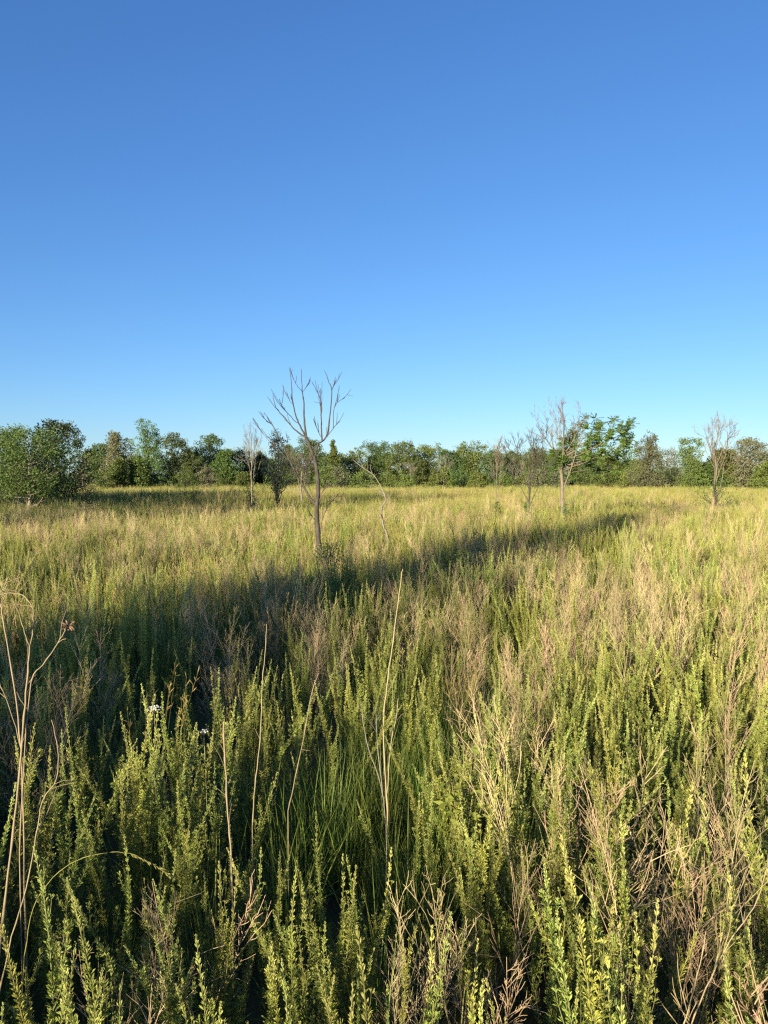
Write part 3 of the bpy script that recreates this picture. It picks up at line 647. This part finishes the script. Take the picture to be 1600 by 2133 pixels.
def bare_tree(px, d, top, wpx, label, seed, bark=M_BARK_PALE, fork=.35, trunk=None, up=.55, name='bare_tree', nl=7, lean=0.0, dens=1.0):
    """dead tree: trunk, main limbs, forking branches and fine twigs"""
    rr = np.random.default_rng(seed); d = d*1.25 if d >= 80 else d; x = pix(px, 1000, d)[0]; h = float(pix(px, top, d)[2]); w = wpx*d/F/2
    t = tag(thing(name, (x, d, ground_z(x, d)-.05)), label, 'tree', 'bare trees in the field')
    tr = trunk or .014*h+.02; n = 9; s = np.linspace(0, 1, n)
    A = np.column_stack((rr.normal(0, .012*h, n)*s+lean*s, rr.normal(0, .012*h, n)*s, s*h*.72))
    mb = MB(); A = spline(A, 3); tube(mb, A, np.interp(np.linspace(0, 1, len(A)), [0, .08, 1], [tr*1.4, tr, tr*.3]), 7, 0, .5, 0, .1)
    parts = [('trunk', mb)]
    def grow(mb, p, dirn, L, r, lev):
        k = 5; q = [p]; dd = unit(dirn)
        for i in range(k):
            dd = unit(dd+rr.normal(0, .13, 3)+np.array((0, 0, .07*up*2))); q.append(q[-1]+dd*L/k)
        q = np.array(q); tube(mb, q, np.linspace(r, r*.35, k+1), 5 if lev == 0 else 4, 0, .5)
        if lev < 3:
            for j in range(int((rr.integers(4, 7) if lev < 2 else rr.integers(1, 4))*dens)):
                i = rr.uniform(.25, .98); b = np.array([np.interp(i*k, range(k+1), q[:, c]) for c in range(3)])
                e = unit(unit(q[-1]-q[0])+rr.normal(0, .42, 3)+np.array((0, 0, .2)))
                grow(mb, b, e, L*rr.uniform(.32, .62)*(1.2-.5*i), max(r*(.62-.3*i), .0055 if d < 30 else .0085), lev+1)
    for j in range(nl):
        u = fork+(1-fork)*(j+rr.random())/nl; i = int(u*(len(A)-1)); az = j*2.4+rr.uniform(-.4, .4)
        tgt = np.array((math.cos(az)*w*rr.uniform(.7, 1.1), math.sin(az)*w*rr.uniform(.7, 1.1), 0)); L = np.hypot(np.linalg.norm(tgt), (h-A[i][2])*.8)*.85
        dirn = tgt+np.array((0, 0, (h-A[i][2])*up*1.5)); mb = MB(); grow(mb, A[i], dirn, L, tr*.34*(1.15-.6*u), 0); parts.append(('branch', mb))
    allv = np.concatenate([v for _, m in parts for v in m.v]); k = np.array((np.clip(w/np.percentile(np.abs(allv[:, 0]), 99), .6, 1.6), 1, np.clip(h/allv[:, 2].max(), .7, 1.5)))
    for n, m in parts:
        m.v = [(v*k).astype(np.float32) for v in m.v]; obj(n, m.mesh(n, [bark], True), t)
    return t

bare_tree(524, 50, 872, 62, 'pale bare tree with forked top standing left of the tall bare tree', 801, nl=7, trunk=.10)
bare_tree(628, 56, 925, 78, 'brownish bare spreading tree directly behind the tall bare tree', 802, bark=M_BARK_TAN, nl=9, trunk=.10)
bare_tree(925, 96, 942, 44, 'small pale dead tree before the level wood', 803, nl=7, trunk=.12)
bare_tree(1034, 40, 902, 50, 'thin bare sapling beside the bare spreading dead tree', 804, nl=6, trunk=.035, bark=M_BARK_TAN, fork=.3)
bare_tree(1103, 36, 866, 150, 'bare spreading dead tree just left of the half-dead leafy tree', 805, nl=9, trunk=.065, bark=M_BARK, fork=.3)
bare_tree(1490, 44, 846, 104, 'bare upswept tree with a bushy leafy foot near the right edge', 806, nl=9, trunk=.13, bark=M_BARK_TAN, fork=.3)
bare_tree(855, 100, 955, 30, 'thin dead tree half hidden against the level wood', 807, nl=5, trunk=.07)
bare_tree(440, 100, 975, 26, 'tiny bare dead tree before the dome-crowned dark tree', 808, nl=5, trunk=.05)
bare_tree(1075, 95, 950, 40, 'faint dead tree behind the bare spreading tree', 809, nl=6, trunk=.08)
bare_tree(172, 90, 930, 30, 'thin grey dead tree in the dip beside the dark rounded tree', 810, nl=5, trunk=.07)
bare_tree(1392, 90, 925, 36, 'thin grey dead tree in the sky gap', 811, nl=6, trunk=.06)

def half_dead():
    """dead top branches, living tufts of long compound leaves on the lower limbs"""
    global R
    d = 36.0
    t = bare_tree(1172, d, 816, 140, 'half-dead tree with bare grey top and leafy tufted branches to one side', 820, nl=8, trunk=.11, bark=M_BARK_TAN, fork=.42)
    o = np.array(t.location); R = np.random.default_rng(821)
    tips = [(1218, 884), (1240, 900), (1268, 878), (1300, 888), (1255, 915), (1285, 905), (1300, 925), (1230, 930), (1205, 905), (1195, 930), (1215, 950), (1245, 945), (1275, 945), (1180, 945), (1165, 960), (1200, 970), (1235, 965), (1295, 960), (1150, 945), (1190, 915), (1222, 912), (1262, 930), (1285, 925), (1305, 900), (1315, 945), (1250, 885)]
    lf = MB(); root = pix(1176, 1000, d)-o
    for i, (a, b) in enumerate(tips):
        c = pix(a, b, d)-o; c[1] += R.uniform(-1.1, 1.1)
        ro = root+np.array((0, 0, R.uniform(-.1, .25)+.45*(c[2]-root[2]))); m = ro*.5+c*.5+np.array((0, 0, -.10))
        lb = MB(); tube(lb, spline((ro, m, c), 4), np.linspace(.019, .007, 9), 4); obj('limb', lb.mesh('limb', [M_BARK_TAN], True), t)
        for q, nn in ((c, 16), (c+R.normal(0, .22, 3), 10), (c*.8+m*.2+R.normal(0, .18, 3), 9), (c*.6+m*.4+R.normal(0, .25, 3), 7)):
            for k in range(nn):
                ax = unit(R.normal(0, 1, 3)+np.array((0, 0, .55))); L = R.uniform(.2, .4)
                s = np.linspace(.15, 1, 7); P = q+ax*(s*L)[:, None]-np.array((0, 0, .16))*L*(s**2)[:, None]; sd = unit(np.cross(ax, (0, 0, 1.)))
                P = np.repeat(P, 2, 0); dr = np.tile(np.array((1, -1)), 7)[:, None]*sd+ax*.5
                leaves(lf, P, dr, R.uniform(.08, .14, 14), .04, 0, np.clip(R.random()*.6+R.random(14)*.4, 0, 1), 0, .15, .45, .1)
    obj('crown', lf.mesh('crown', [M_TUFT]), t)
half_dead()

for i, (px, d, top, w, lab, mat) in enumerate((
        (1490, 43.6, 985, 95, 'leafy bush wrapped round the foot of the upswept bare tree', M_TREE), (1178, 34.5, 1040, 26, 'small green sprout at the foot of the half-dead tree', M_TREE),
        (1098, 35, 1044, 24, 'small bushy sprout at the foot of the bare spreading tree', M_TREE), (680, 15.6, 1128, 60, 'small dark bush at the foot of the tall bare tree', M_TREE_DK),
        (522, 47, 1016, 38, 'leafy young sprout at the foot of the forked-top bare tree', M_TREE), (1036, 39, 1041, 18, 'small sprout at the foot of the thin bare sapling', M_TREE),
        (403, 52, 1015, 30, 'young bushy plant standing alone before the shaded strip', M_TREE), (965, 12.5, 1130, 34, 'leafy young plant standing above the weeds in the shadow band', M_TREE),
        (178, 48, 1006, 90, 'low dark shrub beside the pale-trunked spreading tree', M_TREE_DK))):
    tree_at(px, d, top, w, CONE if w < 40 else SHRUB, mat, lab, 900+i, 'shrub', base=.06, nclump=48 if w < 40 else 80, per=13, leaf=.10 if d > 20 else .055, clump=.02*w*d/F*10+.05, cat='shrub')

# ------------------------------------------------------------------ tall dead stalks and small flowers in the foreground
def stalk(name, label, d, lines, mat=M_STALK, cat='dry stalk', base=None):
    """lines: (part name, pixels, thickness px at start and end, depth bend)"""
    o = pix(*lines[0][1][0], d); o[2] = ground_z(o[0], d)-.02; t = tag(thing(name, o), label, cat)
    rr = np.random.default_rng(int(d*1000)); placed = []
    for i, (n, p, a, b, dz) in enumerate(lines):
        q = branch_px(p, d, dz, i, placed)-o
        if i == 0 and q[0][2] > 0: q = np.vstack(((q[0][0]*.9, q[0][1], -.02), q))
        q[1:] += rr.normal(0, .0010, (len(q)-1, 3))
        kn = np.ones(len(q)); kn[2::4] = 1.35
        mb = MB(); tube(mb, q, np.linspace(a, b, len(q))*.42*kn*d/F/2, 6, 0, rr.random(), 0, .08)
        for j in range(int(rr.integers(2, 6)) if len(q) > 12 else 0):   # broken side twigs and scraps
            u = int(rr.integers(len(q)//3, len(q)-2)); e = unit(unit(q[u+1]-q[u])+rr.normal(0, .6, 3)); l = rr.uniform(.03, .13)
            tube(mb, (q[u], q[u]+e*l*.6, q[u]+e*l+rr.normal(0, .008, 3)), (.0016, .0013, .0009), 3, 0, rr.random())
        obj(n, mb.mesh(n, [mat], True), t)
    return t, o

def build_stalks():
    global R
    stalk('dead_stalk', 'tall pale forked stalk with an arching tip at the left edge', 3.0, [
        ('stem', [(-12, 2133), (2, 1950), (22, 1780), (38, 1640), (48, 1520), (56, 1420), (62, 1345)], 13, 8, .15),
        ('branch', [(62, 1345), (70, 1300), (66, 1262), (50, 1242), (28, 1236), (2, 1238), (-30, 1246)], 6, 3, .1),
        ('branch', [(61, 1347), (52, 1318), (40, 1280), (24, 1246), (0, 1226), (-25, 1215)], 6, 3, -.15), ('branch', [(54, 1430), (68, 1412), (78, 1404)], 4, 2, .05)])
    t, o = stalk('seed_stalk', 'slanting thin stalk ending in a ragged brown seed head beside the forked stalk', 3.1, [('stem', [(40, 1780), (52, 1560), (66, 1420), (90, 1385), (120, 1340), (138, 1310)], 6, 4, .05)])
    c = pix(141, 1303, 3.15)-o; R = np.random.default_rng(5); mb = MB(); n = 46; dd = unit(R.normal(0, 1, (n, 3))); leaves(mb, c+dd*.006, dd, R.uniform(.012, .028, n), .007, 0); obj('seed_head', mb.mesh('seed_head', [M_SEED]), t)
    stalk('dead_stalk', 'pale wavy stalk leaning in from the left edge behind the forked one', 3.2, [('stem', [(55, 2000), (48, 1700), (44, 1560), (30, 1430), (10, 1310), (0, 1255), (-8, 1215)], 9, 5, .1), ('branch', [(45, 1565), (28, 1500), (6, 1440), (-10, 1400)], 4, 2, .1)])
    stalk('dead_stalk', 'thin dark curving stalk crossing the forked stalk low down', 2.7, [('stem', [(-4, 2080), (25, 1950), (55, 1850), (75, 1740), (88, 1670), (118, 1620), (120, 1560), (108, 1500)], 7, 3, .1), ('branch', [(75, 1740), (100, 1690), (118, 1640)], 4, 2, .1)])
    stalk('dead_stalk', 'tallest pale slender stalk rising in the picture\'s middle', 4.5, [('stem', [(806, 1760), (807, 1690), (802, 1600), (799, 1500), (806, 1430), (817, 1350), (827, 1270), (836, 1205), (839, 1185)], 9, 4, .1), ('branch', [(807, 1660), (813, 1560), (826, 1490), (829, 1455)], 5, 3, .05)])
    stalk('dead_stalk', 'thin grey stalk leaning against the tallest pale stalk', 4.3, [('stem', [(806, 1740), (795, 1640), (768, 1560), (756, 1500), (754, 1465)], 5, 3, .05), ('branch', [(798, 1650), (787, 1560), (784, 1500), (783, 1470)], 5, 3, .1)], M_BARK_PALE)
    stalk('dead_stalk', 'slim straight pale stalk between the broken stub and the tallest stalk', 4.0, [('stem', [(526, 1720), (531, 1640), (540, 1560), (545, 1480), (547, 1420), (553, 1350), (555, 1300)], 6, 3, .05)])
    stalk('broken_stalk', 'thick pale broken stub standing upright among the clover', 3.3, [('stem', [(484, 1850), (480, 1760), (474, 1680), (470, 1600), (467, 1545), (466, 1503)], 8, 8, .02)])
    stalk('dead_stalk', 'thin slanting tan stalk above the dry patch by the slim straight stalk', 4.1, [('stem', [(600, 1690), (615, 1620), (632, 1540), (648, 1450), (664, 1402)], 5, 3, .1)])
    stalk('dead_stalk', 'reddish bare stalk leaning at the lower right corner', 2.5, [('stem', [(1440, 2133), (1470, 2060), (1520, 1960), (1570, 1890), (1592, 1830), (1600, 1790)], 7, 4, .1), ('branch', [(1508, 1980), (1520, 1930), (1524, 1890)], 5, 3, 0)])
    stalk('dead_stalk', 'tan double stalk standing low left of the lower right corner', 2.5, [('stem', [(1420, 2150), (1440, 2080), (1462, 1990), (1470, 1940)], 7, 4, .05), ('branch', [(1432, 2110), (1415, 2040), (1410, 1985)], 5, 3, .05)])
    # arching grass with a drooping seed head
    t, o = stalk('seed_grass', 'arching green grass stem with drooping pale seed head near the lower left', 2.7, [('stem', [(40, 2140), (52, 1990), (70, 1890), (110, 1828), (160, 1793), (220, 1776), (270, 1778), (310, 1795), (355, 1824)], 4, 2, .1)], M_TAN, 'grass')
    mb = MB(); R = np.random.default_rng(9); q = branch_px([(270, 1778), (310, 1795), (355, 1824)], 2.77, .03, 0)-o; k = 46; u = R.uniform(0, len(q)-1, k); P = np.stack([np.interp(u, range(len(q)), q[:, c]) for c in range(3)], 1)
    leaves(mb, P, unit(np.array((.75, .1, -.75))+R.normal(0, .3, (k, 3))), R.uniform(.014, .026, k), .005, 0, None, .6); obj('seed_head', mb.mesh('seed_head', [M_TAN]), t)
    # white umbels
    for (px, py, d, lab) in ((322, 1475, 4.6, 'larger white flat-topped wildflower in the dark gap among the clover'), (425, 1523, 4.3, 'small white wildflower above the broken stub')):
        t, o = stalk('wildflower', lab, d, [('stem', [(px+6, py+150), (px+3, py+70), (px, py+12)], 4, 3, .02)], M_CLOVERSTEM, 'flower')
        c = pix(px, py, d+.02)-o; mb = MB(); k = 90 if px < 400 else 40; rad = .045 if px < 400 else .024; a = R.uniform(0, 6.28, k); rr = rad*np.sqrt(R.random(k))
        P = c+np.stack((np.cos(a)*rr, np.sin(a)*rr, .008*np.cos(rr/rad*2)+R.normal(0, .002, k)+.25*rr*np.cos(a)*0), 1); leaves(mb, P, unit(R.normal(0, 1, (k, 3))*np.array((1, 1, .5))), .010, .008, 0, None, 0, .1, .5); obj('flower_head', mb.mesh('flower_head', [M_FLOWER]), t)
        ry = MB()
        for j in range(10): tube(ry, ((c[0], c[1], c[2]-.03), P[j*3]), (.0012, .0008), 3)
        obj('rays', ry.mesh('rays', [M_CLOVERSTEM]), t)
    # broad-leaved seedling in the grass gap
    o = pix(965, 1585, 4.3); z = float(o[2]); o[2] = 0; t = tag(thing('seedling', o), 'broad-leaved dark green seedling beside the grassy gap', 'plant'); lf = MB()
    for j in range(9):
        a = R.uniform(0, 6.28); hh = z*R.uniform(.75, 1.06); e = np.array((math.cos(a)*.14, math.sin(a)*.14, hh)); st = MB(); tube(st, spline(((0, 0, 0), e*np.array((.3, .3, .55)), e), 3), np.linspace(.004, .002, 7), 4); obj('stem', st.mesh('stem', [M_CLOVERSTEM]), t)
        for k in range(9):
            b = R.uniform(0, 6.28); q = e*R.uniform(.75, 1.0); leaves(lf, q[None], np.array([(math.cos(b), math.sin(b), R.uniform(-.3, .4))]), R.uniform(.05, .09), R.uniform(.025, .04), 0, None, 0, .15, .5)
    obj('foliage', lf.mesh('foliage', [M_GRASS]), t)
build_stalks()
